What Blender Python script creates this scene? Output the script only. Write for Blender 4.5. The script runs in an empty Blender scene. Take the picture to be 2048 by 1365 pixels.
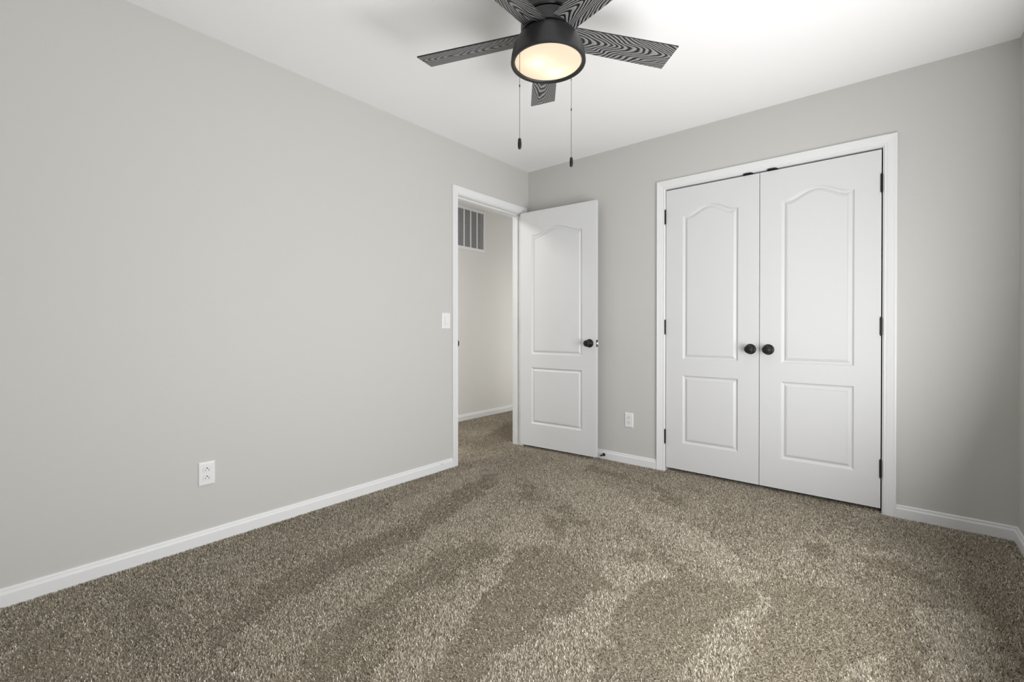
import bpy, bmesh, math, random
import numpy as np
from mathutils import Vector, Matrix
from mathutils.geometry import tessellate_polygon

scene = bpy.context.scene
COL = scene.collection

# ------------------------------------------------------------------ camera
F_PX = 922.0
YAW = math.atan(765.0 / 922.0)
TILT = math.radians(0.3)
cam_data = bpy.data.cameras.new('camera')
cam = bpy.data.objects.new('camera', cam_data)
COL.objects.link(cam)
cam.location = (2.547, -3.299, 1.026)
cam.rotation_euler = (math.pi / 2 - TILT, 0, YAW)
cam_data.sensor_fit = 'HORIZONTAL'
cam_data.sensor_width = 36.0
cam_data.lens = 36.0 * F_PX / 2048.0
cam_data.shift_y = -(682.5 - (659.0 + F_PX * math.tan(TILT))) / 2048.0
cam_data.clip_start = 0.02
scene.camera = cam

# ------------------------------------------------------------------ world, lights, exposure
world = bpy.data.worlds.new('sky')
scene.world = world
world.use_nodes = True
wn = world.node_tree.nodes
wn['Background'].inputs['Color'].default_value = (0.80, 0.88, 1.0, 1)
wn['Background'].inputs['Strength'].default_value = 0.10


def area_light(name, loc, rot, sx, sy, power, color=(1, 1, 1)):
    d = bpy.data.lights.new(name, 'AREA')
    d.shape = 'RECTANGLE'
    d.size, d.size_y, d.energy, d.color = sx, sy, power, color
    o = bpy.data.objects.new(name, d)
    COL.objects.link(o)
    o.location = loc
    o.rotation_euler = rot
    return o


# daylight entering by the wide window in the right wall, outside the frame:
# light thrown up by the sunlit ground, and light from the sky
area_light('daylight_window', (2.985, -1.85, 0.97), (0, math.radians(101), 0), 1.2, 2.05, 40, (0.99, 0.995, 1.0))
area_light('daylight_ground_bounce', (2.980, -1.85, 0.62), (0, math.radians(118), 0), 0.6, 2.05, 22, (1.0, 0.995, 0.985))
# hallway: added fill lights, out of view, that brighten its far wall
area_light('hallway_fill', (-0.65, -1.4, 2.40), (0, 0, 0), 0.3, 0.3, 13, (1.0, 0.985, 0.96))
area_light('hallway_fill', (-0.65, -2.0, 2.40), (0, 0, 0), 0.3, 0.3, 11, (1.0, 0.985, 0.96))
area_light('hallway_side_fill', (-0.125, 1.45, 1.00), (0, math.radians(90), 0), 2.0, 0.7, 9, (1.0, 0.99, 0.97))  # added side fill; the wall has no opening here

scene.view_settings.view_transform = 'Standard'
scene.view_settings.look = 'None'
scene.view_settings.gamma = 1.0
scene.view_settings.use_curve_mapping = False
scene.view_settings.exposure = 0.09

# ------------------------------------------------------------------ dimensions (metres)
H = 2.44
RX = 3.013          # right wall
NY = -3.62          # wall behind the camera
WT = 0.101          # left wall thickness
HX = -1.20          # far side of the hallway
HY0, HY1 = -2.6, 2.3
FZ = -0.011         # carpet backing; pile tips are at z = 0


# ------------------------------------------------------------------ materials
def mat(name, color, rough=0.5, metallic=0.0, spec=0.5):
    m = bpy.data.materials.new(name)
    m.use_nodes = True
    b = m.node_tree.nodes['Principled BSDF']
    b.inputs['Base Color'].default_value = (*color, 1)
    b.inputs['Roughness'].default_value = rough
    b.inputs['Metallic'].default_value = metallic
    b.inputs['Specular IOR Level'].default_value = spec
    return m


def add_bump(m, scale, strength, dist, detail=3.0):
    nt = m.node_tree
    tc = nt.nodes.new('ShaderNodeTexCoord')
    n = nt.nodes.new('ShaderNodeTexNoise')
    n.inputs['Scale'].default_value = scale
    n.inputs['Detail'].default_value = detail
    bp = nt.nodes.new('ShaderNodeBump')
    bp.inputs['Strength'].default_value = strength
    bp.inputs['Distance'].default_value = dist
    nt.links.new(tc.outputs['Object'], n.inputs['Vector'])
    nt.links.new(n.outputs['Fac'], bp.inputs['Height'])
    nt.links.new(bp.outputs['Normal'], nt.nodes['Principled BSDF'].inputs['Normal'])
    return n


WALL = mat('greige_wall_paint', (0.582, 0.577, 0.553), 0.62, spec=0.3)
add_bump(WALL, 160, 0.12, 0.002)
HALLWALL = mat('hallway_wall_paint', (0.76, 0.752, 0.725), 0.62, spec=0.3)
add_bump(HALLWALL, 160, 0.12, 0.002)
CEIL = mat('white_ceiling_paint', (0.94, 0.94, 0.94), 0.8, spec=0.2)
add_bump(CEIL, 120, 0.08, 0.002)
TRIM = mat('white_trim_paint', (0.80, 0.805, 0.815), 0.38)
DOOR = mat('white_door_paint', (0.70, 0.705, 0.715), 0.40)
PLATE = mat('white_plastic', (0.82, 0.82, 0.83), 0.3)
BRONZE = mat('black_bronze', (0.012, 0.0115, 0.011), 0.34, metallic=0.0, spec=0.35)
FANMETAL = mat('matte_black_metal', (0.022, 0.022, 0.023), 0.42, metallic=0.2, spec=0.5)
CHROME = mat('bright_steel', (0.82, 0.82, 0.82), 0.25, metallic=0.9)
SLOT = mat('dark_slot', (0.03, 0.03, 0.03), 0.6)
BOWLIN = mat('white_reflector', (0.85, 0.80, 0.70), 0.5)
FILTER = mat('grey_filter_cloth', (0.30, 0.30, 0.305), 0.9)
LOUVER = mat('grey_louver_metal', (0.50, 0.50, 0.505), 0.45)


def grain_setup():
    """painted oak: black cathedral grain with dry grey bands and fine pores"""
    m = mat('black_oak_grain', (0.05, 0.05, 0.05), 0.42)
    nt = m.node_tree
    N, L = nt.nodes.new, nt.links.new
    b = nt.nodes['Principled BSDF']
    tc = N('ShaderNodeTexCoord')
    oi = N('ShaderNodeObjectInfo')
    sep = N('ShaderNodeSeparateXYZ')
    L(tc.outputs['Object'], sep.inputs[0])

    def math_(op, a, b2=None, c=None):
        n = N('ShaderNodeMath')
        n.operation = op
        for i, v in enumerate((a, b2, c)):
            if v is None:
                continue
            if isinstance(v, (int, float)):
                n.inputs[i].default_value = v
            else:
                L(v, n.inputs[i])
        return n.outputs[0]

    rnd = math_('MULTIPLY', oi.outputs['Random'], 17.0)
    comb = N('ShaderNodeCombineXYZ')
    L(math_('ADD', math_('MULTIPLY', sep.outputs['X'], 2.6), rnd), comb.inputs[0])
    L(math_('MULTIPLY', sep.outputs['Y'], 9.0), comb.inputs[1])
    L(rnd, comb.inputs[2])
    n1 = N('ShaderNodeTexNoise')
    n1.inputs['Scale'].default_value = 1.3
    n1.inputs['Detail'].default_value = 2.0
    L(comb.outputs[0], n1.inputs['Vector'])
    warp = math_('SUBTRACT', n1.outputs['Fac'], 0.5)
    comb2 = N('ShaderNodeCombineXYZ')
    L(math_('MULTIPLY', sep.outputs['X'], 30.0), comb2.inputs[0])
    L(math_('MULTIPLY', sep.outputs['Y'], 70.0), comb2.inputs[1])
    L(rnd, comb2.inputs[2])
    n2 = N('ShaderNodeTexNoise')
    n2.inputs['Scale'].default_value = 1.0
    n2.inputs['Detail'].default_value = 2.0
    L(comb2.outputs[0], n2.inputs['Vector'])
    # growth rings cut lengthwise: radius from a pith that drifts away along the board
    y = math_('ADD', sep.outputs['Y'], math_('MULTIPLY', warp, 0.012))
    y = math_('SUBTRACT', y, math_('MULTIPLY', math_('SUBTRACT', oi.outputs['Random'], 0.5), 0.03))
    depth = math_('ADD', math_('MULTIPLY', sep.outputs['X'], 0.27), 0.0)
    depth = math_('ADD', depth, math_('MULTIPLY', warp, 0.07))
    yy = math_('MULTIPLY', math_('MULTIPLY', y, y), 1.0)
    rad = math_('SQRT', math_('ADD', yy, 0.00030))
    rad = math_('ADD', math_('MULTIPLY', rad, 1.05), depth)
    rad = math_('ADD', rad, math_('MULTIPLY', math_('SUBTRACT', n2.outputs['Fac'], 0.5), 0.0022))
    ph = math_('MULTIPLY', rad, 118.0)
    fr = math_('FRACT', ph)
    r1 = N('ShaderNodeValToRGB')
    e = r1.color_ramp.elements
    e[0].position, e[0].color = 0.0, (0.012, 0.012, 0.012, 1)
    e[1].position, e[1].color = 0.34, (0.014, 0.014, 0.014, 1)
    a = e.new(0.42); a.color = (0.24, 0.24, 0.24, 1)
    a = e.new(0.84); a.color = (0.36, 0.36, 0.36, 1)
    a = e.new(0.97); a.color = (0.012, 0.012, 0.012, 1)
    L(fr, r1.inputs[0])
    # dark pores in the grey bands
    n3 = N('ShaderNodeTexNoise')
    n3.inputs['Scale'].default_value = 1.0
    n3.inputs['Detail'].default_value = 1.0
    comb3 = N('ShaderNodeCombineXYZ')
    L(math_('MULTIPLY', sep.outputs['X'], 420.0), comb3.inputs[0])
    L(math_('MULTIPLY', sep.outputs['Y'], 900.0), comb3.inputs[1])
    L(comb3.outputs[0], n3.inputs['Vector'])
    pores = N('ShaderNodeMapRange')
    pores.inputs['From Min'].default_value = 0.36
    pores.inputs['From Max'].default_value = 0.50
    pores.inputs['To Min'].default_value = 0.15
    pores.inputs['To Max'].default_value = 1.0
    L(n3.outputs['Fac'], pores.inputs['Value'])
    mx = N('ShaderNodeMix')
    mx.data_type = 'RGBA'
    mx.blend_type = 'MULTIPLY'
    mx.inputs[0].default_value = 1.0
    L(r1.outputs[0], mx.inputs[6])
    L(pores.outputs[0], mx.inputs[7])
    L(mx.outputs[2], b.inputs['Base Color'])
    b.inputs['Specular IOR Level'].default_value = 0.55
    return m


OAK = grain_setup()


def diffuser_setup():
    m = bpy.data.materials.new('frosted_glass')
    m.use_nodes = True
    nt = m.node_tree
    nt.nodes.clear()
    out = nt.nodes.new('ShaderNodeOutputMaterial')
    tr = nt.nodes.new('ShaderNodeBsdfTranslucent')
    tr.inputs['Color'].default_value = (0.95, 0.905, 0.84, 1)
    pr = nt.nodes.new('ShaderNodeBsdfPrincipled')
    pr.inputs['Base Color'].default_value = (0.8, 0.76, 0.68, 1)
    pr.inputs['Roughness'].default_value = 0.25
    mx = nt.nodes.new('ShaderNodeMixShader')
    mx.inputs[0].default_value = 0.25
    nt.links.new(tr.outputs[0], mx.inputs[1])
    nt.links.new(pr.outputs[0], mx.inputs[2])
    nt.links.new(mx.outputs[0], out.inputs[0])
    return m


FROST = diffuser_setup()


def pane_setup():
    m = bpy.data.materials.new('window_glass')
    m.use_nodes = True
    nt = m.node_tree
    nt.nodes.clear()
    out = nt.nodes.new('ShaderNodeOutputMaterial')
    tr = nt.nodes.new('ShaderNodeBsdfTransparent')
    gl = nt.nodes.new('ShaderNodeBsdfGlossy')
    gl.inputs['Roughness'].default_value = 0.02
    mx = nt.nodes.new('ShaderNodeMixShader')
    mx.inputs[0].default_value = 0.06
    nt.links.new(tr.outputs[0], mx.inputs[1])
    nt.links.new(gl.outputs[0], mx.inputs[2])
    nt.links.new(mx.outputs[0], out.inputs[0])
    return m


PANE = pane_setup()


def carpet_setup(name, attr):
    m = mat(name, (0.3, 0.27, 0.22), 0.85, spec=0.15)
    nt = m.node_tree
    b = nt.nodes['Principled BSDF']
    r = nt.nodes.new('ShaderNodeValToRGB')
    e = r.color_ramp.elements
    e[0].position, e[0].color = 0.0, (0.090, 0.075, 0.057, 1)
    e[1].position, e[1].color = 1.0, (0.90, 0.835, 0.715, 1)
    a = e.new(0.30); a.color = (0.295, 0.257, 0.200, 1)
    a = e.new(0.70); a.color = (0.565, 0.505, 0.407, 1)
    if attr:
        at = nt.nodes.new('ShaderNodeAttribute')
        at.attribute_name = 'tone'
        nt.links.new(at.outputs['Fac'], r.inputs[0])
    else:
        tc = nt.nodes.new('ShaderNodeTexCoord')
        n = nt.nodes.new('ShaderNodeTexNoise')
        n.inputs['Scale'].default_value = 260
        n.inputs['Detail'].default_value = 2
        nt.links.new(tc.outputs['Object'], n.inputs['Vector'])
        nt.links.new(n.outputs['Fac'], r.inputs[0])
    nt.links.new(r.outputs[0], b.inputs['Base Color'])
    return m


CARPET = carpet_setup('taupe_carpet_yarn', True)
BACKING = carpet_setup('taupe_carpet_base', False)


# ------------------------------------------------------------------ mesh helpers
def obj(name, bm, m, parent=None, smooth=False):
    me = bpy.data.meshes.new(name)
    bmesh.ops.recalc_face_normals(bm, faces=bm.faces[:])
    bm.to_mesh(me)
    bm.free()
    me.materials.append(m)
    if smooth:
        me.polygons.foreach_set('use_smooth', [True] * len(me.polygons))
        me.set_sharp_from_angle(angle=math.radians(38))
    o = bpy.data.objects.new(name, me)
    COL.objects.link(o)
    if parent is not None:
        o.parent = parent
    return o


def box(bm, lo, hi, M=None):
    v = [bm.verts.new(((hi if i & 1 else lo)[0], (hi if i & 2 else lo)[1], (hi if i & 4 else lo)[2])) for i in range(8)]
    for f in ((0, 2, 3, 1), (4, 5, 7, 6), (0, 1, 5, 4), (2, 6, 7, 3), (0, 4, 6, 2), (1, 3, 7, 5)):
        bm.faces.new([v[i] for i in f])
    if M is not None:
        bmesh.ops.transform(bm, matrix=M, verts=v)
    return v


def bevel_box(bm, lo, hi, r, seg=2):
    t = bmesh.new()
    box(t, lo, hi)
    bmesh.ops.bevel(t, geom=t.edges[:], offset=r, segments=seg, affect='EDGES', profile=0.5)
    me = bpy.data.meshes.new('tmp')
    t.to_mesh(me)
    t.free()
    bm.from_mesh(me)
    bpy.data.meshes.remove(me)


def lathe(bm, prof, seg=48, M=None, cap=True):
    """prof: (radius, z) pairs; revolved about z"""
    rings = []
    for r, z in prof:
        if r < 1e-6:
            rings.append([bm.verts.new((0, 0, z))])
        else:
            rings.append([bm.verts.new((r * math.cos(2 * math.pi * k / seg), r * math.sin(2 * math.pi * k / seg), z)) for k in range(seg)])
    for a, b in zip(rings, rings[1:]):
        if len(a) == 1 and len(b) == 1:
            continue
        for k in range(seg):
            k2 = (k + 1) % seg
            if len(a) == 1:
                bm.faces.new((a[0], b[k], b[k2]))
            elif len(b) == 1:
                bm.faces.new((a[k], b[0], a[k2]))
            else:
                bm.faces.new((a[k], b[k], b[k2], a[k2]))
    if cap:
        for rg in (rings[0], rings[-1]):
            if len(rg) > 1:
                bm.faces.new(rg)
    vs = [v for rg in rings for v in rg]
    if M is not None:
        bmesh.ops.transform(bm, matrix=M, verts=vs)
    return vs


def tag(o, label=None, cat=None, group=None, kind=None):
    if label:
        o['label'] = label
    if cat:
        o['category'] = cat
    if group:
        o['group'] = group
    if kind:
        o['kind'] = kind
    return o


def thing(name, label, cat, loc, rotz=0.0, group=None):
    o = bpy.data.objects.new(name, None)
    o.empty_display_size = 0.05
    COL.objects.link(o)
    o.location = loc
    o.rotation_euler = (0, 0, rotz)
    return tag(o, label, cat, group)


def struct(name, bm, m, smooth=False):
    return tag(obj(name, bm, m, smooth=smooth), kind='structure')


def copy_tree(o, parent=None):
    c = o.copy()
    COL.objects.link(c)
    c.parent = parent
    for ch in list(o.children):
        copy_tree(ch, c)
    return c


def boxes(name, lst, m, st=True):
    bm = bmesh.new()
    for lo, hi in lst:
        box(bm, lo, hi)
    return struct(name, bm, m) if st else obj(name, bm, m)


# ------------------------------------------------------------------ room shell
boxes('floor', [((HX - 0.1, NY - 0.1, -0.12), (RX + 0.1, HY1 + 0.1, FZ))], BACKING)
boxes('ceiling', [((HX - 0.1, NY - 0.1, H), (RX + 0.1, HY1 + 0.1, H + 0.12))], CEIL)
JY0, JY1, JZ = -0.872, -0.095, 2.045          # clear opening of the bedroom doorway
boxes('wall_left', [((-WT, NY, FZ), (0, JY0 - 0.018, H)),
                    ((-WT, JY1 + 0.018, FZ), (0, HY1, H)),
                    ((-WT, JY0 - 0.018, JZ + 0.018), (0, JY1 + 0.018, H))], WALL)
CX0, CX1, CZ = 1.262, 2.495, 2.042            # clear opening of the closet
boxes('wall_back', [((0, 0, FZ), (CX0 - 0.018, 0.1, H)),
                    ((CX1 + 0.018, 0, FZ), (RX, 0.1, H)),
                    ((CX0 - 0.018, 0, CZ + 0.018), (CX1 + 0.018, 0.1, H))], WALL)
# right wall with its window opening (outside the frame)
W1Y0, W1Y1, W1Z0, W1Z1 = -2.90, -0.80, 0.35, 1.95
boxes('wall_right', [((RX, NY, FZ), (RX + 0.1, W1Y0, H)), ((RX, W1Y1, FZ), (RX + 0.1, 0.9, H)),
                     ((RX, W1Y0, FZ), (RX + 0.1, W1Y1, W1Z0)), ((RX, W1Y0, W1Z1), (RX + 0.1, W1Y1, H))], WALL)
W2X0, W2X1, W2Z0, W2Z1 = 0.5, 2.0, 0.90, 2.15
boxes('wall_front', [((0, NY - 0.1, FZ), (W2X0, NY, H)), ((W2X1, NY - 0.1, FZ), (RX + 0.1, NY, H)),
                     ((W2X0, NY - 0.1, FZ), (W2X1, NY, W2Z0)), ((W2X0, NY - 0.1, W2Z1), (W2X1, NY, H))], WALL)
boxes('wall_closet', [((CX0 - 0.3, 0.72, FZ), (CX1 + 0.3, 0.80, H)), ((CX0 - 0.3, 0.1, FZ), (CX0 - 0.22, 0.72, H)),
                      ((CX1 + 0.22, 0.1, FZ), (CX1 + 0.3, 0.72, H))], WALL)
boxes('wall_hallway', [((HX - 0.1, HY0, FZ), (HX, HY1, H)), ((HX, HY0 - 0.1, FZ), (-WT, HY0, H)),
                       ((HX, HY1, FZ), (-WT, HY1 + 0.1, H))], HALLWALL)


def window(name, o, u, n, w, z0, z1):
    """o: corner point (x, y), u: unit along the wall, n: outward normal"""
    def P(a, b, c):
        return Vector((o[0] + u[0] * a + n[0] * b, o[1] + u[1] * a + n[1] * b, c))

    def bx(bm, a0, a1, b0, b1, c0, c1):
        p, q = P(a0, b0, c0), P(a1, b1, c1)
        box(bm, [min(p[i], q[i]) for i in range(3)], [max(p[i], q[i]) for i in range(3)])
    bm = bmesh.new()
    for a0, a1, c0, c1 in ((0, 0.045, z0, z1), (w - 0.045, w, z0, z1), (0.045, w - 0.045, z0, z0 + 0.045),
                           (0.045, w - 0.045, z1 - 0.045, z1), (0.045, w - 0.045, (z0 + z1) / 2 - 0.02, (z0 + z1) / 2 + 0.02)):
        bx(bm, a0, a1, 0.045, 0.085, c0, c1)
    root = struct(name, bm, TRIM)
    bm = bmesh.new()
    bx(bm, 0.045, w - 0.045, 0.062, 0.066, z0 + 0.045, z1 - 0.045)
    obj('window_pane', bm, PANE, root)
    bm = bmesh.new()
    bx(bm, -0.06, 0, -0.014, 0, z0 - 0.06, z1 + 0.06)
    bx(bm, w, w + 0.06, -0.014, 0, z0 - 0.06, z1 + 0.06)
    bx(bm, 0, w, -0.014, 0, z1, z1 + 0.06)
    bx(bm, 0, w, -0.014, 0, z0 - 0.06, z0)
    obj('window_casing', bm, TRIM, root)
    return root


window('window_1', (RX, W1Y0), (0, 1), (1, 0), W1Y1 - W1Y0, W1Z0, W1Z1)
window('window_2', (W2X0, NY), (1, 0), (0, -1), W2X1 - W2X0, W2Z0, W2Z1)

# baseboards: flat board with a stepped, beaded top, swept along the wall
BASE_PROF = [(0.0, FZ), (0.013, FZ), (0.013, 0.042), (0.0115, 0.0455), (0.0085, 0.0475), (0.0075, 0.053), (0.0080, 0.0565), (0.0065, 0.0605), (0.003, 0.063), (0.0, 0.0635)]


def baseboard(name, p, q, n, m0=0.0, m1=0.0):
    """p -> q along the wall face, n: normal into the room; m0/m1 shift the ends per unit of thickness (mitres)"""
    p, q, n = Vector((*p, 0)), Vector((*q, 0)), Vector((*n, 0))
    d = (q - p).normalized()
    bm = bmesh.new()
    A = [bm.verts.new(p + n * t + d * (t * m0) + Vector((0, 0, z))) for t, z in BASE_PROF]
    B = [bm.verts.new(q + n * t - d * (t * m1) + Vector((0, 0, z))) for t, z in BASE_PROF]
    for i in range(len(A) - 1):
        bm.faces.new((A[i], A[i + 1], B[i + 1], B[i]))
    bm.faces.new((A[-1], A[0], B[0], B[-1]))
    bm.faces.new(A)
    bm.faces.new(B)
    return struct(name, bm, TRIM)


bl = baseboard('baseboard_left', (0, NY), (0, JY0 - 0.0625), (1, 0), 1, 0)
bm = bmesh.new()
box(bm, (0.0120, -1.052, 0.0425), (0.0134, -1.036, 0.0445))
obj('scuff_mark', bm, SLOT, bl)
baseboard('baseboard_back', (0.0, 0), (CX0 - 0.0625, 0), (0, -1), 1, 0)
baseboard('baseboard_back_corner', (CX1 + 0.0625, 0), (RX, 0), (0, -1), 0, 1)
baseboard('baseboard_right', (RX, 0), (RX, NY), (-1, 0), 1, 1)
baseboard('baseboard_front', (RX, NY), (0, NY), (0, 1), 1, 1)
baseboard('baseboard_hallway', (HX, HY0), (HX, HY1), (1, 0), 0, 0)

# door casings: mitred U swept with a colonial profile
CAS_PROF = [(0.0, 0.0), (0.0, 0.0075), (0.0015, 0.009), (0.0085, 0.009), (0.010, 0.0075), (0.0115, 0.0065), (0.013, 0.0085), (0.016, 0.0095),
            (0.030, 0.0120), (0.043, 0.0140), (0.0445, 0.0152), (0.051, 0.0162), (0.0550, 0.0155), (0.057, 0.0130), (0.057, 0.0)]


def casing(bm, a0, a1, top, P):
    """P(a, t, z) maps along-wall, out-of-wall and height to a point"""
    rows = []
    for w, t in CAS_PROF:
        rows.append([bm.verts.new(P(*v)) for v in ((a0 - w, t, FZ), (a0 - w, t, top + w), (a1 + w, t, top + w), (a1 + w, t, FZ))])
    for r, s in zip(rows, rows[1:]):
        for k in range(3):
            bm.faces.new((r[k], r[k + 1], s[k + 1], s[k]))


# bedroom doorway: jamb, stop and casings
bm = bmesh.new()
box(bm, (-WT, JY0 - 0.018, FZ), (0, JY0, JZ + 0.018))
box(bm, (-WT, JY1, FZ), (0, JY1 + 0.018, JZ + 0.018))
box(bm, (-WT, JY0, JZ), (0, JY1, JZ + 0.018))
box(bm, (-0.072, JY0, FZ), (-0.038, JY0 + 0.011, JZ))
box(bm, (-0.072, JY1 - 0.011, FZ), (-0.038, JY1, JZ))
box(bm, (-0.072, JY0 + 0.011, JZ - 0.011), (-0.038, JY1 - 0.011, JZ))
casing(bm, JY0 - 0.0055, JY1 + 0.0055, JZ + 0.0055, lambda a, t, z: (t, a, z))
casing(bm, JY0 - 0.0055, JY1 + 0.0055, JZ + 0.0055, lambda a, t, z: (-WT - t, a, z))
trim_1 = struct('trim_1', bm, TRIM)
tag(trim_1, 'white moulded casing and jamb around the open bedroom doorway', 'door frame')
# closet: jamb and casing
bm = bmesh.new()
box(bm, (CX0 - 0.018, 0, FZ), (CX0, 0.1, CZ + 0.018))
box(bm, (CX1, 0, FZ), (CX1 + 0.018, 0.1, CZ + 0.018))
box(bm, (CX0, 0, CZ), (CX1, 0.1, CZ + 0.018))
casing(bm, CX0 - 0.0055, CX1 + 0.0055, CZ + 0.0055, lambda a, t, z: (a, -t, z))
trim_2 = struct('trim_2', bm, TRIM)
tag(trim_2, 'wide white moulded casing around the double closet doors', 'door frame')


# ------------------------------------------------------------------ moulded two-panel doors
MOULD = [(d, dep * 1.25) for d, dep in [(0.0, 0.0), (0.0025, 0.0012), (0.0060, 0.0048), (0.0100, 0.0078), (0.0135, 0.0088), (0.0170, 0.0086), (0.0200, 0.0072),
         (0.0250, 0.0042), (0.0290, 0.0022), (0.0315, 0.0016), (0.0330, 0.0030), (0.0345, 0.0012)]]
NARC = 28


def panel_loop(x0, x1, z0, zs, rise, d):
    """inset loop of a panel; the top edge is an eyebrow arch when rise > 0"""
    pts = [(x0 + d, z0 + d), (x1 - d, z0 + d)]
    for k in range(NARC + 1):
        u = k / NARC
        v = min(1.0, max(0.0, (u - 0.05) / 0.90))
        b = (0.5 - 0.5 * math.cos(2 * math.pi * v)) ** 0.80
        x = (x1 - d) + ((x0 + d) - (x1 - d)) * u
        pts.append((x, zs - d + rise * b))
    return pts


def make_door(name, W, zb, zt, T, stile0, stile1, panels_z):
    """leaf standing on local x 0..W, front face at y = 0 (towards -y), back face at y = T"""
    bm = bmesh.new()
    outer = [(0, zb), (W, zb), (W, zt), (0, zt)]
    for y0, s in ((0.0, 1.0), (T, -1.0)):
        loops = []
        holes = []
        for z0, zs, rise in panels_z:
            lp = [panel_loop(stile0, W - stile1, z0, zs, rise, d) for d, _ in MOULD]
            loops.append(lp)
            holes.append(lp[0])
        polys = [[Vector((x, z, 0)) for x, z in outer]] + [[Vector((x, z, 0)) for x, z in h] for h in holes]
        flat = [p for poly in polys for p in poly]
        vs = [bm.verts.new((p.x, y0, p.y)) for p in flat]
        for t in tessellate_polygon(polys):
            bm.faces.new([vs[i] for i in t])
        off = 4
        for lp in loops:
            prev = vs[off:off + len(lp[0])]
            off += len(lp[0])
            for (d, dep), pts in list(zip(MOULD, lp))[1:]:
                cur = [bm.verts.new((x, y0 + s * dep, z)) for x, z in pts]
                n = len(cur)
                for k in range(n):
                    bm.faces.new((prev[k], prev[(k + 1) % n], cur[(k + 1) % n], cur[k]))
                prev = cur
            c = bm.verts.new(((stile0 + W - stile1) / 2, y0 + s * MOULD[-1][1], sum(v.co.z for v in prev[:2]) / 2 + 0.3 * (prev[-1].co.z - prev[0].co.z)))
            for k in range(len(prev)):
                bm.faces.new((prev[k], prev[(k + 1) % len(prev)], c))
        if y0 == 0.0:
            front = vs[:4]
        else:
            back = vs[:4]
    for k in range(4):
        bm.faces.new((front[k], front[(k + 1) % 4], back[(k + 1) % 4], back[k]))
    return tag(obj(name, bm, DOOR), kind='structure')


def knob_parts(parent, x, y, z, sgn):
    """rosette and round knob; sgn -1 points to local -y"""
    M = Matrix.Translation((x, y, z)) @ Matrix.Rotation(math.pi / 2 if sgn < 0 else -math.pi / 2, 4, 'X')
    bm = bmesh.new()
    lathe(bm, [(0.0, 0.031), (0.010, 0.031), (0.0105, 0.036), (0.014, 0.0385), (0.020, 0.041), (0.0240, 0.046), (0.0258, 0.052), (0.0258, 0.057),
               (0.0235, 0.062), (0.0190, 0.0655), (0.0165, 0.0660), (0.0155, 0.0650), (0.011, 0.0662), (0.006, 0.0670), (0.0, 0.0672)], 40, M)
    k = obj('door_knob', bm, BRONZE, parent, smooth=True)
    bm = bmesh.new()
    lathe(bm, [(0.0, 0.0), (0.0335, 0.0), (0.0338, 0.003), (0.0325, 0.0065), (0.0290, 0.0090), (0.0250, 0.0100), (0.0225, 0.0100), (0.0205, 0.0125),
               (0.0160, 0.0150), (0.0115, 0.0165), (0.0105, 0.022), (0.0105, 0.032), (0.0, 0.032)], 40, M)
    obj('rosette', bm, BRONZE, k, smooth=True)
    return k


def hinge(parent, x, y, z, side, leaf=True):
    """knuckle about a vertical pin at (x, y) with ball tips, centred on z; leaf plate goes to +x*side"""
    bm = bmesh.new()
    prof = [(0.0, -0.0545), (0.0028, -0.0540), (0.0036, -0.0520), (0.0022, -0.0495)]
    prof += [(0.0058, -0.0490)]
    for k in range(1, 5):
        zz = -0.049 + k * 0.0196
        prof += [(0.0058, zz - 0.0005), (0.0051, zz), (0.0058, zz + 0.0005)]
    prof += [(0.0058, 0.0490), (0.0022, 0.0495), (0.0036, 0.0520), (0.0028, 0.0540), (0.0, 0.0545)]
    lathe(bm, prof, 16, Matrix.Translation((x, y, z)))
    h = obj('hinge', bm, BRONZE, parent, smooth=True)
    if leaf:
        bm = bmesh.new()
        box(bm, (min(x, x + side * 0.006), y + 0.001, z - 0.0445), (max(x, x + side * 0.006), y + 0.006, z + 0.0445))
        obj('hinge_leaf', bm, BRONZE, h)
    return h


DZ0, DZ1 = 0.019, 2.040
PZ = [(0.212, 0.698, 0.0), (0.812, 1.836, 0.056)]
HZ = (0.246, 1.042, 1.842)

# bedroom door, swung open into the room; hinge corner of the visible face at (0.020, -0.137)
door_1 = make_door('door_1', 0.727, DZ0, DZ1, 0.035, 0.115, 0.122, PZ)
door_1.location = (0.020, -0.137, 0)
door_1.rotation_euler = (0, 0, math.radians(3.07))
tag(door_1, 'white two-panel arch-top door standing open against the back wall', 'door')
knob_parts(door_1, 0.672, 0.0, 0.915, -1)
knob_parts(door_1, 0.672, 0.035, 0.915, 1)
for z in HZ:
    hinge(door_1, -0.011, 0.036, z, 1)
    bm = bmesh.new()
    box(bm, (-0.0025, 0.003, z - 0.0445), (0.0008, 0.034, z + 0.0445))
    obj('hinge_plate', bm, BRONZE, door_1)
bm = bmesh.new()
box(bm, (0.7262, 0.0055, 0.887), (0.7282, 0.0295, 0.943))
lp = obj('latch_plate', bm, BRONZE, door_1)
bm = bmesh.new()
v = [bm.verts.new(p) for p in ((0.728, 0.012, 0.9075), (0.728, 0.012, 0.9225), (0.7285, 0.025, 0.9075), (0.7285, 0.025, 0.9225),
                               (0.7360, 0.022, 0.9075), (0.7360, 0.022, 0.9225), (0.7360, 0.025, 0.9075), (0.7360, 0.025, 0.9225))]
for f in ((0, 1, 5, 4), (4, 5, 7, 6), (6, 7, 3, 2), (0, 4, 6, 2), (1, 3, 7, 5), (0, 2, 3, 1)):
    bm.faces.new([v[i] for i in f])
lb = obj('latch_bolt', bm, CHROME, lp)
lb['label'] = 'bright metal latch bolt'
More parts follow.
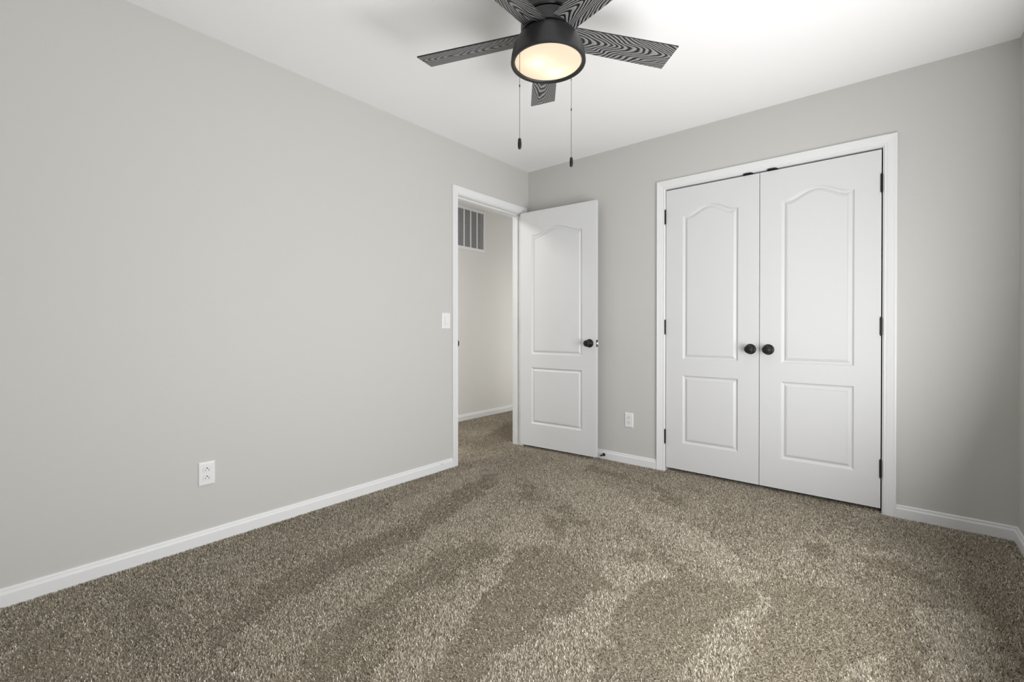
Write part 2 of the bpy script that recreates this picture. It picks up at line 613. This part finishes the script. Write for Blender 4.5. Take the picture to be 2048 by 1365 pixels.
# strike plate on the near jamb of the doorway
bm = bmesh.new()
box(bm, (-0.030, JY0, 0.892), (0.004, JY0 + 0.0022, 0.946))
box(bm, (0.001, JY0 - 0.002, 0.902), (0.012, JY0 + 0.0022, 0.936))
obj('strike_plate', bm, BRONZE, trim_1)

# closet doors
door_2 = make_door('door_2', 0.6095, 0.022, 2.031, 0.035, 0.120, 0.125, PZ)
door_2.location = (1.2665, 0.002, 0)
tag(door_2, 'left leaf of the white double closet doors', 'door')
knob_parts(door_2, 0.5595, 0.0, 0.897, -1)
door_3 = make_door('door_3', 0.6095, 0.022, 2.031, 0.035, 0.120, 0.120, PZ)
door_3.location = (1.8795, 0.002, 0)
tag(door_3, 'right leaf of the white double closet doors', 'door')
knob_parts(door_3, 0.0500, 0.0, 0.897, -1)
for z in HZ:
    hinge(door_2, -0.0045, -0.0065, z, -1)
    hinge(door_3, 0.6095 + 0.001, -0.0065, z, 1)
# spring catches under the head of the closet frame
for x in (1.8075, 1.9475):
    bm = bmesh.new()
    box(bm, (x - 0.029, -0.001, 2.0395), (x + 0.029, 0.030, 2.0418))
    box(bm, (x - 0.029, -0.0035, 2.0335), (x + 0.029, -0.001, 2.0418))
    box(bm, (x - 0.022, -0.012, 2.0390), (x + 0.022, -0.0035, 2.0415))
    obj('catch_plate', bm, BRONZE, trim_2)

# rigid door stop on the baseboard behind the open door
ds = thing('door_stop', 'small black rigid door stop on the baseboard behind the open door', 'door stop', (0.772, -0.013, 0.029))
Mx = Matrix.Rotation(math.pi / 2, 4, 'X')
bm = bmesh.new()
lathe(bm, [(0, 0), (0.0125, 0), (0.0130, 0.003), (0.0115, 0.007), (0.0065, 0.0105), (0.0, 0.011)], 24, Mx)
obj('base', bm, BRONZE, ds, smooth=True)
bm = bmesh.new()
lathe(bm, [(0, 0.010), (0.0055, 0.010), (0.0040, 0.016), (0.0036, 0.040), (0.0, 0.040)], 16, Mx)
obj('shaft', bm, BRONZE, ds, smooth=True)
bm = bmesh.new()
lathe(bm, [(0, 0.036), (0.0070, 0.036), (0.0075, 0.040), (0.0065, 0.046), (0.0, 0.047)], 20, Mx)
obj('bumper_tip', bm, SLOT, ds, smooth=True)
ds.rotation_euler = (0, 0, math.radians(-4))


# ------------------------------------------------------------------ wall plates (local: x along wall, -y out of wall)
def cover_plate(parent, w, h):
    bm = bmesh.new()
    rows = []
    for dx, t in ((0, 0), (0, 0.0028), (0.0012, 0.0045), (0.0045, 0.0062), (0.0065, 0.0065)):
        rows.append([bm.verts.new((sx * (w / 2 - dx), -t, sz * (h / 2 - dx))) for sx, sz in ((-1, -1), (1, -1), (1, 1), (-1, 1))])
    for a, b in zip(rows, rows[1:]):
        for k in range(4):
            bm.faces.new((a[k], a[(k + 1) % 4], b[(k + 1) % 4], b[k]))
    bm.faces.new(rows[-1])
    bm.faces.new(rows[0])
    return obj('cover_plate', bm, PLATE, parent)


def outlet(label, loc, rotz):
    t = thing('wall_outlet', label, 'outlet', loc, rotz, 'duplex outlets near the floor')
    cover_plate(t, 0.070, 0.112)
    for s in (-1, 1):
        zc = s * 0.0195
        # round receptacle face with flattened top and bottom and a shadow gap
        bm = bmesh.new()
        N = 40
        for r, y0, y1 in ((0.0172, -0.0060, -0.0068),):
            ring = []
            for yy, sc in ((-0.0060, 1.0), (-0.0078, 1.0), (-0.0082, 0.965)):
                pts = []
                for k in range(N):
                    a = 2 * math.pi * k / N
                    pts.append(bm.verts.new((r * sc * math.cos(a), yy, zc + max(-0.0116, min(0.0116, r * math.sin(a))) * sc)))
                ring.append(pts)
            for a, b in zip(ring, ring[1:]):
                for k in range(N):
                    bm.faces.new((a[k], a[(k + 1) % N], b[(k + 1) % N], b[k]))
            bm.faces.new(ring[-1])
        rc = obj('receptacle', bm, PLATE, t)
        bm = bmesh.new()
        box(bm, (-0.0082, -0.0085, zc - 0.0062), (-0.0062, -0.0079, zc + 0.0012))
        box(bm, (0.0062, -0.0085, zc - 0.0070), (0.0082, -0.0079, zc + 0.0020))
        v = lathe(bm, [(0.0, 0.0), (0.0030, 0.0), (0.0030, 0.0006), (0.0, 0.0006)], 14,
                  Matrix.Translation((0, -0.0079, zc + 0.0064)) @ Matrix.Rotation(math.pi / 2, 4, 'X'))
        obj('socket_slots', bm, SLOT, rc)
        # moulded groove around the receptacle
        bm = bmesh.new()
        rin, rout = 0.0172, 0.0180
        A = []
        for rr in (rin, rout):
            A.append([bm.verts.new((rr * math.cos(2 * math.pi * k / N), -0.0066, zc + max(-0.0116 * rr / rin, min(0.0116 * rr / rin, rr * math.sin(2 * math.pi * k / N))))) for k in range(N)])
        for k in range(N):
            bm.faces.new((A[0][k], A[0][(k + 1) % N], A[1][(k + 1) % N], A[1][k]))
        obj('groove', bm, LOUVER, rc)
    return t


outlet('white duplex outlet low on the long left wall', (0.0, -2.5325, 0.3325), math.pi / 2)
outlet('white duplex outlet low on the back wall between open door and closet', (0.9795, 0.0, 0.328), 0.0)

sw = thing('light_switch', 'white light switch plate beside the doorway casing', 'light switch', (0.0, -0.9925, 1.0885), math.pi / 2)
cover_plate(sw, 0.081, 0.117)
bm = bmesh.new()
box(bm, (-0.0165, -0.0074, -0.0315), (0.0165, -0.0060, 0.0325))
obj('switch_frame', bm, PLATE, sw)
bm = bmesh.new()
v = [bm.verts.new(p) for p in ((-0.0135, -0.0072, -0.0285), (0.0135, -0.0072, -0.0285), (0.0135, -0.0072, 0.0290), (-0.0135, -0.0072, 0.0290),
                               (-0.0135, -0.0115, -0.0285), (0.0135, -0.0115, -0.0285), (0.0135, -0.0080, 0.0290), (-0.0135, -0.0080, 0.0290))]
for f in ((4, 5, 6, 7), (0, 1, 5, 4), (1, 2, 6, 5), (2, 3, 7, 6), (3, 0, 4, 7)):
    bm.faces.new([v[i] for i in f])
obj('rocker', bm, PLATE, sw)
bm = bmesh.new()
box(bm, (-0.0150, -0.00745, -0.0300), (0.0150, -0.00735, -0.0285))
box(bm, (-0.0150, -0.00745, -0.0285), (-0.0138, -0.00735, 0.0305))
obj('groove', bm, LOUVER, sw)

# ------------------------------------------------------------------ return-air grille on the hallway wall
GY0, GY1, GZ0, GZ1 = 0.150, 0.715, 1.930, 2.418
gr = thing('return_air_grille', 'white framed return-air grille with grey louvers high on the hallway wall', 'vent', (HX, (GY0 + GY1) / 2, GZ0), math.pi / 2)
w2, h = (GY1 - GY0) / 2, GZ1 - GZ0
FR = 0.034


def gb(bm, x0, x1, z0, z1, y0, y1):
    box(bm, (x0, y0, z0), (x1, y1, z1))


bm = bmesh.new()
rows = []
for d, t in ((0, 0.0), (0, 0.004), (0.003, 0.007), (0.012, 0.0085), (0.028, 0.010), (FR, 0.010), (FR, 0.002)):
    rows.append([bm.verts.new((sx, -t, sz)) for sx, sz in ((-w2 + d, d), (w2 - d, d), (w2 - d, h - d), (-w2 + d, h - d))])
for a, b in zip(rows, rows[1:]):
    for k in range(4):
        bm.faces.new((a[k], a[(k + 1) % 4], b[(k + 1) % 4], b[k]))
obj('frame', bm, TRIM, gr)
for yb in (0.257, 0.362, 0.467, 0.572):
    bm = bmesh.new()
    gb(bm, yb - (GY0 + GY1) / 2 - 0.0075, yb - (GY0 + GY1) / 2 + 0.0075, FR, h - FR, -0.010, -0.001)
    obj('divider_bar', bm, TRIM, gr)
bm = bmesh.new()
gb(bm, -w2 + FR, w2 - FR, FR, h - FR, -0.0006, -0.0001)
obj('filter', bm, FILTER, gr)
bm = bmesh.new()
nl = 34
for k in range(nl):
    z = FR + (h - 2 * FR) * (k + 0.5) / nl
    box(bm, (-w2 + FR, -0.0040, -0.0006), (w2 - FR - 0.036, 0.0040, 0.0006),
        Matrix.Translation((0, -0.0050, z)) @ Matrix.Rotation(math.radians(38), 4, 'X'))
obj('louver_panel', bm, LOUVER, gr)

# ------------------------------------------------------------------ ceiling fan
FC = (1.4910, -1.8032)
fan = thing('ceiling_fan', 'black ceiling fan with five wood-grain blades and a lit round lamp', 'ceiling fan', (FC[0], FC[1], H))


def fz(z):
    return z - H


bm = bmesh.new()
lathe(bm, [(0.0, 0.0), (0.098, 0.0), (0.102, -0.004), (0.102, fz(2.252)), (0.098, fz(2.247)), (0.0, fz(2.247))], 64)
obj('canopy', bm, FANMETAL, fan, smooth=True)
bm = bmesh.new()
lathe(bm, [(0.0, fz(2.248)), (0.088, fz(2.248)), (0.088, fz(2.236)), (0.0, fz(2.236))], 64)
obj('motor_neck', bm, SLOT, fan, smooth=True)
bm = bmesh.new()
lathe(bm, [(0.0, fz(2.238)), (0.100, fz(2.238)), (0.1055, fz(2.235)), (0.1070, fz(2.231)), (0.1075, fz(2.192)), (0.1065, fz(2.188)), (0.100, fz(2.186)), (0.0, fz(2.186))], 64)
obj('motor_housing', bm, FANMETAL, fan, smooth=True)
# bell shaped light housing, open below
bm = bmesh.new()
lathe(bm, [(0.0, fz(2.187)), (0.0965, fz(2.187)), (0.0975, fz(2.1835)), (0.1030, fz(2.1825)), (0.1075, fz(2.1795)), (0.1150, fz(2.172)), (0.1240, fz(2.160)), (0.1320, fz(2.145)),
           (0.1385, fz(2.127)), (0.1430, fz(2.108)), (0.1460, fz(2.090)), (0.1472, fz(2.080)), (0.1470, fz(2.0755)), (0.1458, fz(2.0725)),
           (0.1430, fz(2.0715)), (0.1370, fz(2.0725)), (0.1335, fz(2.0740)), (0.1315, fz(2.0765)), (0.1310, fz(2.082)), (0.1310, fz(2.095))], 96, cap=False)
bell = obj('light_housing', bm, FANMETAL, fan, smooth=True)
bm = bmesh.new()
lathe(bm, [(0.1305, fz(2.0830)), (0.1300, fz(2.100)), (0.1220, fz(2.138)), (0.105, fz(2.166)), (0.060, fz(2.176)), (0.0, fz(2.177))], 64, cap=False)
obj('reflector', bm, BOWLIN, bell, smooth=True)
bm = bmesh.new()
lathe(bm, [(0.1310, fz(2.0815)), (0.1285, fz(2.0785)), (0.1220, fz(2.0765)), (0.110, fz(2.0742)), (0.080, fz(2.0710)), (0.040, fz(2.0692)), (0.0, fz(2.0688))], 72, cap=False)
gl = obj('glass_diffuser', bm, FROST, fan, smooth=True)
gl['label'] = 'warm lit frosted glass disc'
for nm, (bx, by) in (('bulb_light', (-0.040, -0.012)), ('bulb_light', (0.034, 0.058))):
    d = bpy.data.lights.new(nm, 'POINT')
    d.energy = 0.072
    d.color = (1.0, 0.89, 0.76)
    d.shadow_soft_size = 0.022
    o = bpy.data.objects.new(nm, d)
    COL.objects.link(o)
    o.parent = fan
    # the lamp holders sit on a line across the view
    ang = YAW
    lx, ly = bx, by
    o.location = (lx * math.cos(ang) - ly * math.sin(ang), lx * math.sin(ang) + ly * math.cos(ang), fz(2.112))

# blades: flat boards, pitched, square ended
def blade_mesh():
    bm = bmesh.new()
    r0, r1, w0, w1, t = 0.094, 0.5560, 0.106, 0.124, 0.0055
    nx = 10
    top, bot = [], []
    for k in range(nx + 1):
        x = r0 + (r1 - r0) * k / nx
        w = w0 + (w1 - w0) * k / nx
        top.append((bm.verts.new((x, -w / 2, t / 2)), bm.verts.new((x, w / 2, t / 2))))
        bot.append((bm.verts.new((x, -w / 2, -t / 2)), bm.verts.new((x, w / 2, -t / 2))))
    for k in range(nx):
        bm.faces.new((top[k][0], top[k + 1][0], top[k + 1][1], top[k][1]))
        bm.faces.new((bot[k][0], bot[k][1], bot[k + 1][1], bot[k + 1][0]))
        bm.faces.new((top[k][0], bot[k][0], bot[k + 1][0], top[k + 1][0]))
        bm.faces.new((top[k][1], top[k + 1][1], bot[k + 1][1], bot[k][1]))
    for e in (0, nx):
        bm.faces.new((top[e][0], top[e][1], bot[e][1], bot[e][0]))
    return bm


PITCH = math.radians(12)
b0 = obj('blade', blade_mesh(), OAK, fan)
b0.data.materials.append(FANMETAL)
for p in b0.data.polygons:
    if abs(p.normal.z) < 0.5:
        p.material_index = 1
for k, ang in enumerate((128.0, 200.0, 272.0, 344.0, 56.0)):
    b = b0
    if k:
        b = b0.copy()
        COL.objects.link(b)
        b.parent = fan
    b.location = (0, 0, fz(2.191))
    b.rotation_mode = 'XYZ'
    b.matrix_local = Matrix.Translation((0, 0, fz(2.191))) @ Matrix.Rotation(math.radians(ang), 4, 'Z') @ Matrix.Rotation(-PITCH, 4, 'X')


def pull_chain(dx, dy, ztop, zfob, zend, zconn):
    bm = bmesh.new()
    z = ztop
    ico = bmesh.new()
    bmesh.ops.create_icosphere(ico, subdivisions=1, radius=0.0015)
    me = bpy.data.meshes.new('bead')
    ico.to_mesh(me)
    ico.free()
    while z > zfob:
        n0 = len(bm.verts)
        bm.from_mesh(me)
        bm.verts.ensure_lookup_table()
        bmesh.ops.translate(bm, vec=(dx, dy, fz(z)), verts=bm.verts[n0:])
        z -= 0.0040
    bpy.data.meshes.remove(me)
    lathe(bm, [(0, fz(zfob)), (0.0004, fz(zfob)), (0.0004, fz(ztop)), (0, fz(ztop))], 6, Matrix.Translation((dx, dy, 0)))
    ch = obj('pull_chain', bm, FANMETAL, fan, smooth=True)
    T = Matrix.Translation((dx, dy, 0))
    L_ = zfob - zend
    bm = bmesh.new()
    lathe(bm, [(0.0, fz(zfob)), (0.0022, fz(zfob)), (0.0050, fz(zfob - 0.05 * L_)), (0.0062, fz(zfob - 0.12 * L_)), (0.0072, fz(zfob - 0.45 * L_)), (0.0072, fz(zfob - 0.62 * L_)),
               (0.0064, fz(zfob - 0.88 * L_)), (0.0045, fz(zend + 0.001)), (0.0, fz(zend))], 20, T)
    obj('chain_fob', bm, BRONZE, ch, smooth=True)
    bm = bmesh.new()
    lathe(bm, [(0, fz(zconn + 0.005)), (0.0012, fz(zconn + 0.005)), (0.0024, fz(zconn + 0.003)), (0.0024, fz(zconn - 0.003)), (0.0012, fz(zconn - 0.005)), (0, fz(zconn - 0.005))], 10, T)
    obj('chain_connector', bm, BRONZE, ch, smooth=True)
    bm = bmesh.new()
    lathe(bm, [(0, fz(ztop - 0.003)), (0.0022, fz(ztop - 0.003)), (0.0026, fz(ztop)), (0.0026, fz(ztop + 0.004)), (0, fz(ztop + 0.004))], 12, T)
    c = obj('chain_outlet', bm, CHROME, ch, smooth=True)
    c['label'] = 'bright metal chain outlet'


pull_chain(1.4508 - FC[0], -1.9325 - FC[1], 2.0735, 1.751, 1.709, 1.949)
pull_chain(1.500 - FC[0], -1.647 - FC[1], 2.0735, 1.749, 1.708, 1.949)

# ------------------------------------------------------------------ carpet pile: every yarn a bent ribbon, combed by the vacuum strokes
# outlines (metres on the floor) of the areas whose pile was brushed towards (DARK) or away from (LIGHT, weaker: MID) the near right corner
DARK = [
    [(0.29,-0.80),(0.51,-0.98),(0.66,-1.56),(0.71,-1.78),(0.75,-2.12),(0.74,-2.44),(0.78,-2.64),(0.86,-2.76),(0.75,-2.79),(0.65,-2.67),(0.59,-2.45),(0.56,-2.14),(0.57,-1.80),(0.40,-1.32)],
    [(0.27,-2.88),(0.32,-2.82),(0.55,-2.85),(0.69,-2.90),(0.58,-2.93),(0.38,-2.92)],
    [(0.95,-1.68),(1.10,-1.65),(1.14,-1.92),(1.11,-2.11),(1.12,-2.28),(1.16,-2.45),(1.25,-2.58),(1.28,-2.62),(1.19,-2.69),(1.10,-2.61),(1.06,-2.45),(0.99,-2.24),(0.94,-1.97)],
    [(1.17,-1.63),(1.25,-1.52),(1.46,-1.54),(1.65,-1.60),(1.63,-1.82),(1.60,-2.01),(1.59,-2.18),(1.62,-2.34),(1.50,-2.43),(1.43,-2.29),(1.35,-2.05),(1.28,-1.85)],
    [(1.74,-1.58),(1.84,-1.39),(1.96,-1.29),(2.13,-1.33),(2.09,-1.55),(2.07,-1.78),(2.06,-1.97),(1.86,-2.13),(1.81,-1.94),(1.76,-1.71)],
    [(2.16,-1.27),(2.25,-1.10),(2.42,-1.06),(2.53,-1.11),(2.58,-1.33),(2.60,-1.52),(2.55,-1.56),(2.53,-1.45),(2.51,-1.43),(2.48,-1.51),(2.46,-1.64),(2.22,-1.83),(2.19,-1.64)],
    [(2.82,-0.81),(2.90,-0.90),(2.84,-1.32),(2.82,-1.25)],
    [(1.49,-1.08),(1.52,-1.06),(1.89,-1.34),(1.87,-1.40)],
    [(1.56,-1.34),(1.63,-1.26),(1.70,-1.30),(1.64,-1.39)],
    [(1.00,-1.04),(1.13,-1.03),(1.32,-1.18),(1.29,-1.27),(1.13,-1.17)],
    [(0.57,-0.89),(0.68,-0.84),(0.90,-1.06),(0.84,-1.15)],
    [(1.06,-1.23),(1.15,-1.20),(1.31,-1.36),(1.24,-1.40)],
    [(1.28,-0.38),(1.43,-0.34),(1.62,-0.59),(1.52,-0.67)],
    [(2.38,-0.71),(2.50,-0.63),(2.65,-0.68),(2.73,-0.80),(2.69,-0.84),(2.58,-0.75),(2.47,-0.75)],
    [(2.20,-0.68),(2.29,-0.63),(2.34,-0.75),(2.25,-0.80)],
    [(0.78,-0.24),(1.24,-0.31),(1.30,-0.36),(0.82,-0.39)],
    [(0.10,-3.20),(0.32,-3.07),(0.68,-3.02),(0.81,-3.01),(0.55,-3.22)],
    [(-0.35,-0.39),(-0.80,0.70),(-0.17,0.00),(-0.17,-0.46)],
]
LIGHT = [
    [(1.54,-1.47),(1.78,-1.33),(1.84,-1.38),(1.74,-1.58),(1.76,-1.69),(1.81,-1.91),(1.85,-2.06),(1.86,-2.13),(1.62,-2.33),(1.59,-2.17),(1.61,-2.00),(1.63,-1.81),(1.66,-1.61)],
    [(2.13,-1.33),(2.16,-1.27),(2.18,-1.50),(2.20,-1.68),(2.22,-1.83),(2.06,-1.97),(2.07,-1.78),(2.10,-1.55)],
    [(2.51,-1.43),(2.53,-1.45),(2.55,-1.56),(2.46,-1.64),(2.48,-1.51)],
    [(1.96,-1.16),(2.13,-1.15),(2.13,-1.22),(2.03,-1.28)],
    [(1.19,-1.71),(1.25,-1.72),(1.35,-2.05),(1.43,-2.29),(1.50,-2.43),(1.38,-2.54),(1.31,-2.38),(1.25,-2.11)],
    [(1.36,-0.79),(1.78,-0.87),(2.01,-1.03),(1.98,-1.22),(1.82,-1.12),(1.52,-1.01)],
    [(2.60,-0.99),(2.79,-0.91),(2.81,-1.29),(2.67,-1.46),(2.62,-1.44)],
]
MID = [
    [(0.67,-1.15),(0.94,-1.69),(0.94,-1.97),(0.98,-2.23),(1.04,-2.44),(1.09,-2.60),(1.19,-2.69),(1.05,-2.80),(0.91,-2.71),(0.83,-2.62),(0.78,-2.43),(0.78,-2.13),(0.75,-1.79),(0.69,-1.57)],
    [(0.10,-1.04),(0.09,-0.72),(0.30,-0.87),(0.37,-1.34),(0.53,-1.80),(0.52,-2.14),(0.44,-2.27),(0.35,-1.98),(0.26,-1.60)],
    [(0.87,-1.20),(1.06,-1.22),(1.26,-1.42),(1.25,-1.52),(1.15,-1.61),(1.03,-1.57),(0.89,-1.37)],
    [(0.72,-0.74),(1.01,-0.50),(1.43,-0.73),(1.43,-1.00),(1.18,-0.94),(0.98,-1.00)],
]


def inside(px, py, poly):
    r = np.zeros(px.shape, bool)
    n = len(poly)
    for i in range(n):
        x0, y0 = poly[i]
        x1, y1 = poly[(i + 1) % n]
        if y0 == y1:
            continue
        c = ((y0 > py) != (y1 > py)) & (px < (x1 - x0) * (py - y0) / (y1 - y0) + x0)
        r ^= c
    return r


def vnoise(x, y, seed):
    """smooth value noise in [-1, 1]"""
    g = np.random.RandomState(seed).uniform(-1, 1, (257, 257)).astype(np.float32)
    xi, yi = np.floor(x).astype(int), np.floor(y).astype(int)
    fx, fy = x - xi, y - yi
    fx, fy = fx * fx * (3 - 2 * fx), fy * fy * (3 - 2 * fy)
    a, b = g[xi % 256, yi % 256], g[(xi + 1) % 256, yi % 256]
    c, d = g[xi % 256, (yi + 1) % 256], g[(xi + 1) % 256, (yi + 1) % 256]
    return (a * (1 - fx) + b * fx) * (1 - fy) + (c * (1 - fx) + d * fx) * fy


def build_pile(name, label, patches, seed):
    R = np.random.RandomState(seed)
    xs, ys = [], []

    def patch(x0, x1, y0, y1, s):
        nx, ny = int((x1 - x0) / s), int((y1 - y0) / s)
        gx, gy = np.meshgrid(np.linspace(x0, x1, nx), np.linspace(y0, y1, ny))
        xs.append((gx + R.uniform(-0.55, 0.55, gx.shape) * s).ravel())
        ys.append((gy + R.uniform(-0.55, 0.55, gy.shape) * s).ravel())
    for p in patches:
        patch(*p)
    x, y = np.concatenate(xs), np.concatenate(ys)
    n = len(x)
    # nap direction: +1 combed towards the near right corner, -1 combed away
    wx = x + 0.035 * vnoise(x * 14, y * 14, 1) + 0.018 * vnoise(x * 45, y * 45, 2)
    wy = y + 0.035 * vnoise(x * 14 + 50, y * 14, 3) + 0.018 * vnoise(x * 45 + 50, y * 45, 4)
    nap = 0.40 * vnoise(x * 3.2, y * 3.2, 5) + 0.22 * vnoise(x * 11, y * 11, 6) - 0.05
    for p in MID:
        m = inside(wx, wy, p)
        nap[m] = -0.60 + 0.3 * nap[m]
    for p in LIGHT:
        m = inside(wx, wy, p)
        nap[m] = -0.9 + 0.15 * nap[m]
    for p in DARK:
        m = inside(wx, wy, p)
        nap[m] = 0.95 + 0.15 * nap[m]
    nap += R.normal(0, 0.16, n)
    nap = np.clip(nap, -1.3, 1.3)
    dx, dy = 2.75 - x, -3.75 - y
    L = np.hypot(dx, dy)
    dx, dy = dx / L, dy / L
    lean = nap * math.radians(LEAN)
    hgt = R.uniform(0.0080, 0.0108, n)
    w = R.uniform(0.0007, 0.0013, n) * WSCALE
    rx, ry = R.normal(0, 0.29, n), R.normal(0, 0.29, n)          # individual scatter
    ux, uy = dx * np.sin(lean) + rx, dy * np.sin(lean) + ry
    ll = np.hypot(ux, uy)
    s = np.minimum(1, 0.84 / np.maximum(ll, 1e-6))
    ux, uy = ux * s, uy * s
    uz = np.sqrt(1 - ux * ux - uy * uy)
    # the twisted yarn end curls over to a side of its own
    ca = R.uniform(0, 2 * math.pi, n)
    cl = R.uniform(0.0006, 0.0026, n)
    az = R.uniform(0, math.pi, n)
    bx, by = np.cos(az) * w, np.sin(az) * w
    az2 = az + R.uniform(-0.9, 0.9, n)
    b2x, b2y = np.cos(az2) * w, np.sin(az2) * w
    co = np.empty((n, 6, 3), np.float32)
    zb = FZ - 0.0005
    mx_, my_, mz_ = x + ux * hgt * 0.62, y + uy * hgt * 0.62, zb + hgt * (0.10 + 0.62 * uz)
    tx, ty, tz = mx_ + ux * hgt * 0.38 + np.cos(ca) * cl, my_ + uy * hgt * 0.38 + np.sin(ca) * cl, mz_ + hgt * 0.30 * uz
    for i, (cx, cy, cz, ex, ey, k) in enumerate(((x, y, zb, bx, by, -0.9), (x, y, zb, bx, by, 0.9), (mx_, my_, mz_, bx, by, 1.15), (mx_, my_, mz_, bx, by, -1.15),
                                                 (tx, ty, tz, b2x, b2y, -0.75), (tx, ty, tz, b2x, b2y, 0.75))):
        co[:, i, 0] = cx + ex * k
        co[:, i, 1] = cy + ey * k
        co[:, i, 2] = cz
    tone = np.clip(R.normal(0.5, 0.27, n) + 0.12 * vnoise(x * 170, y * 170, 9), 0, 1)
    me = bpy.data.meshes.new(name)
    me.vertices.add(n * 6)
    me.vertices.foreach_set('co', co.ravel())
    base = (np.arange(n) * 6)[:, None]
    loops = (base + np.array([0, 1, 2, 3, 3, 2, 5, 4])[None, :]).astype(np.int32)
    me.loops.add(n * 8)
    me.loops.foreach_set('vertex_index', loops.ravel())
    me.polygons.add(n * 2)
    st = (np.arange(n) * 8)[:, None] + np.array([0, 4])[None, :]
    me.polygons.foreach_set('loop_start', st.ravel().astype(np.int32))
    me.update(calc_edges=True)
    at = me.attributes.new('tone', 'FLOAT', 'POINT')
    at.data.foreach_set('value', np.repeat(tone, 6).astype(np.float32))
    me.materials.append(CARPET)
    o = bpy.data.objects.new(name, me)
    COL.objects.link(o)
    tag(o, label, 'carpet', kind='stuff')


SPACING = 0.0037
WSCALE = 1.0
LEAN = 48
build_pile('carpet_pile', 'taupe bedroom carpet pile with vacuum stroke marks',
           [(0.016, RX - 0.016, -2.95, -0.018, SPACING), (0.016, RX - 0.016, NY + 0.016, -2.95, SPACING * 1.15),
            (CX0 + 0.004, CX1 - 0.004, -0.016, 0.10, SPACING)], 7)
build_pile('carpet_pile', 'taupe carpet pile in the hallway beyond the open doorway',
           [(-WT - 0.004, 0.000, JY0 + 0.004, JY1 - 0.004, SPACING), (HX + 0.016, -WT - 0.006, -1.0, 1.6, SPACING * 1.2)], 8)
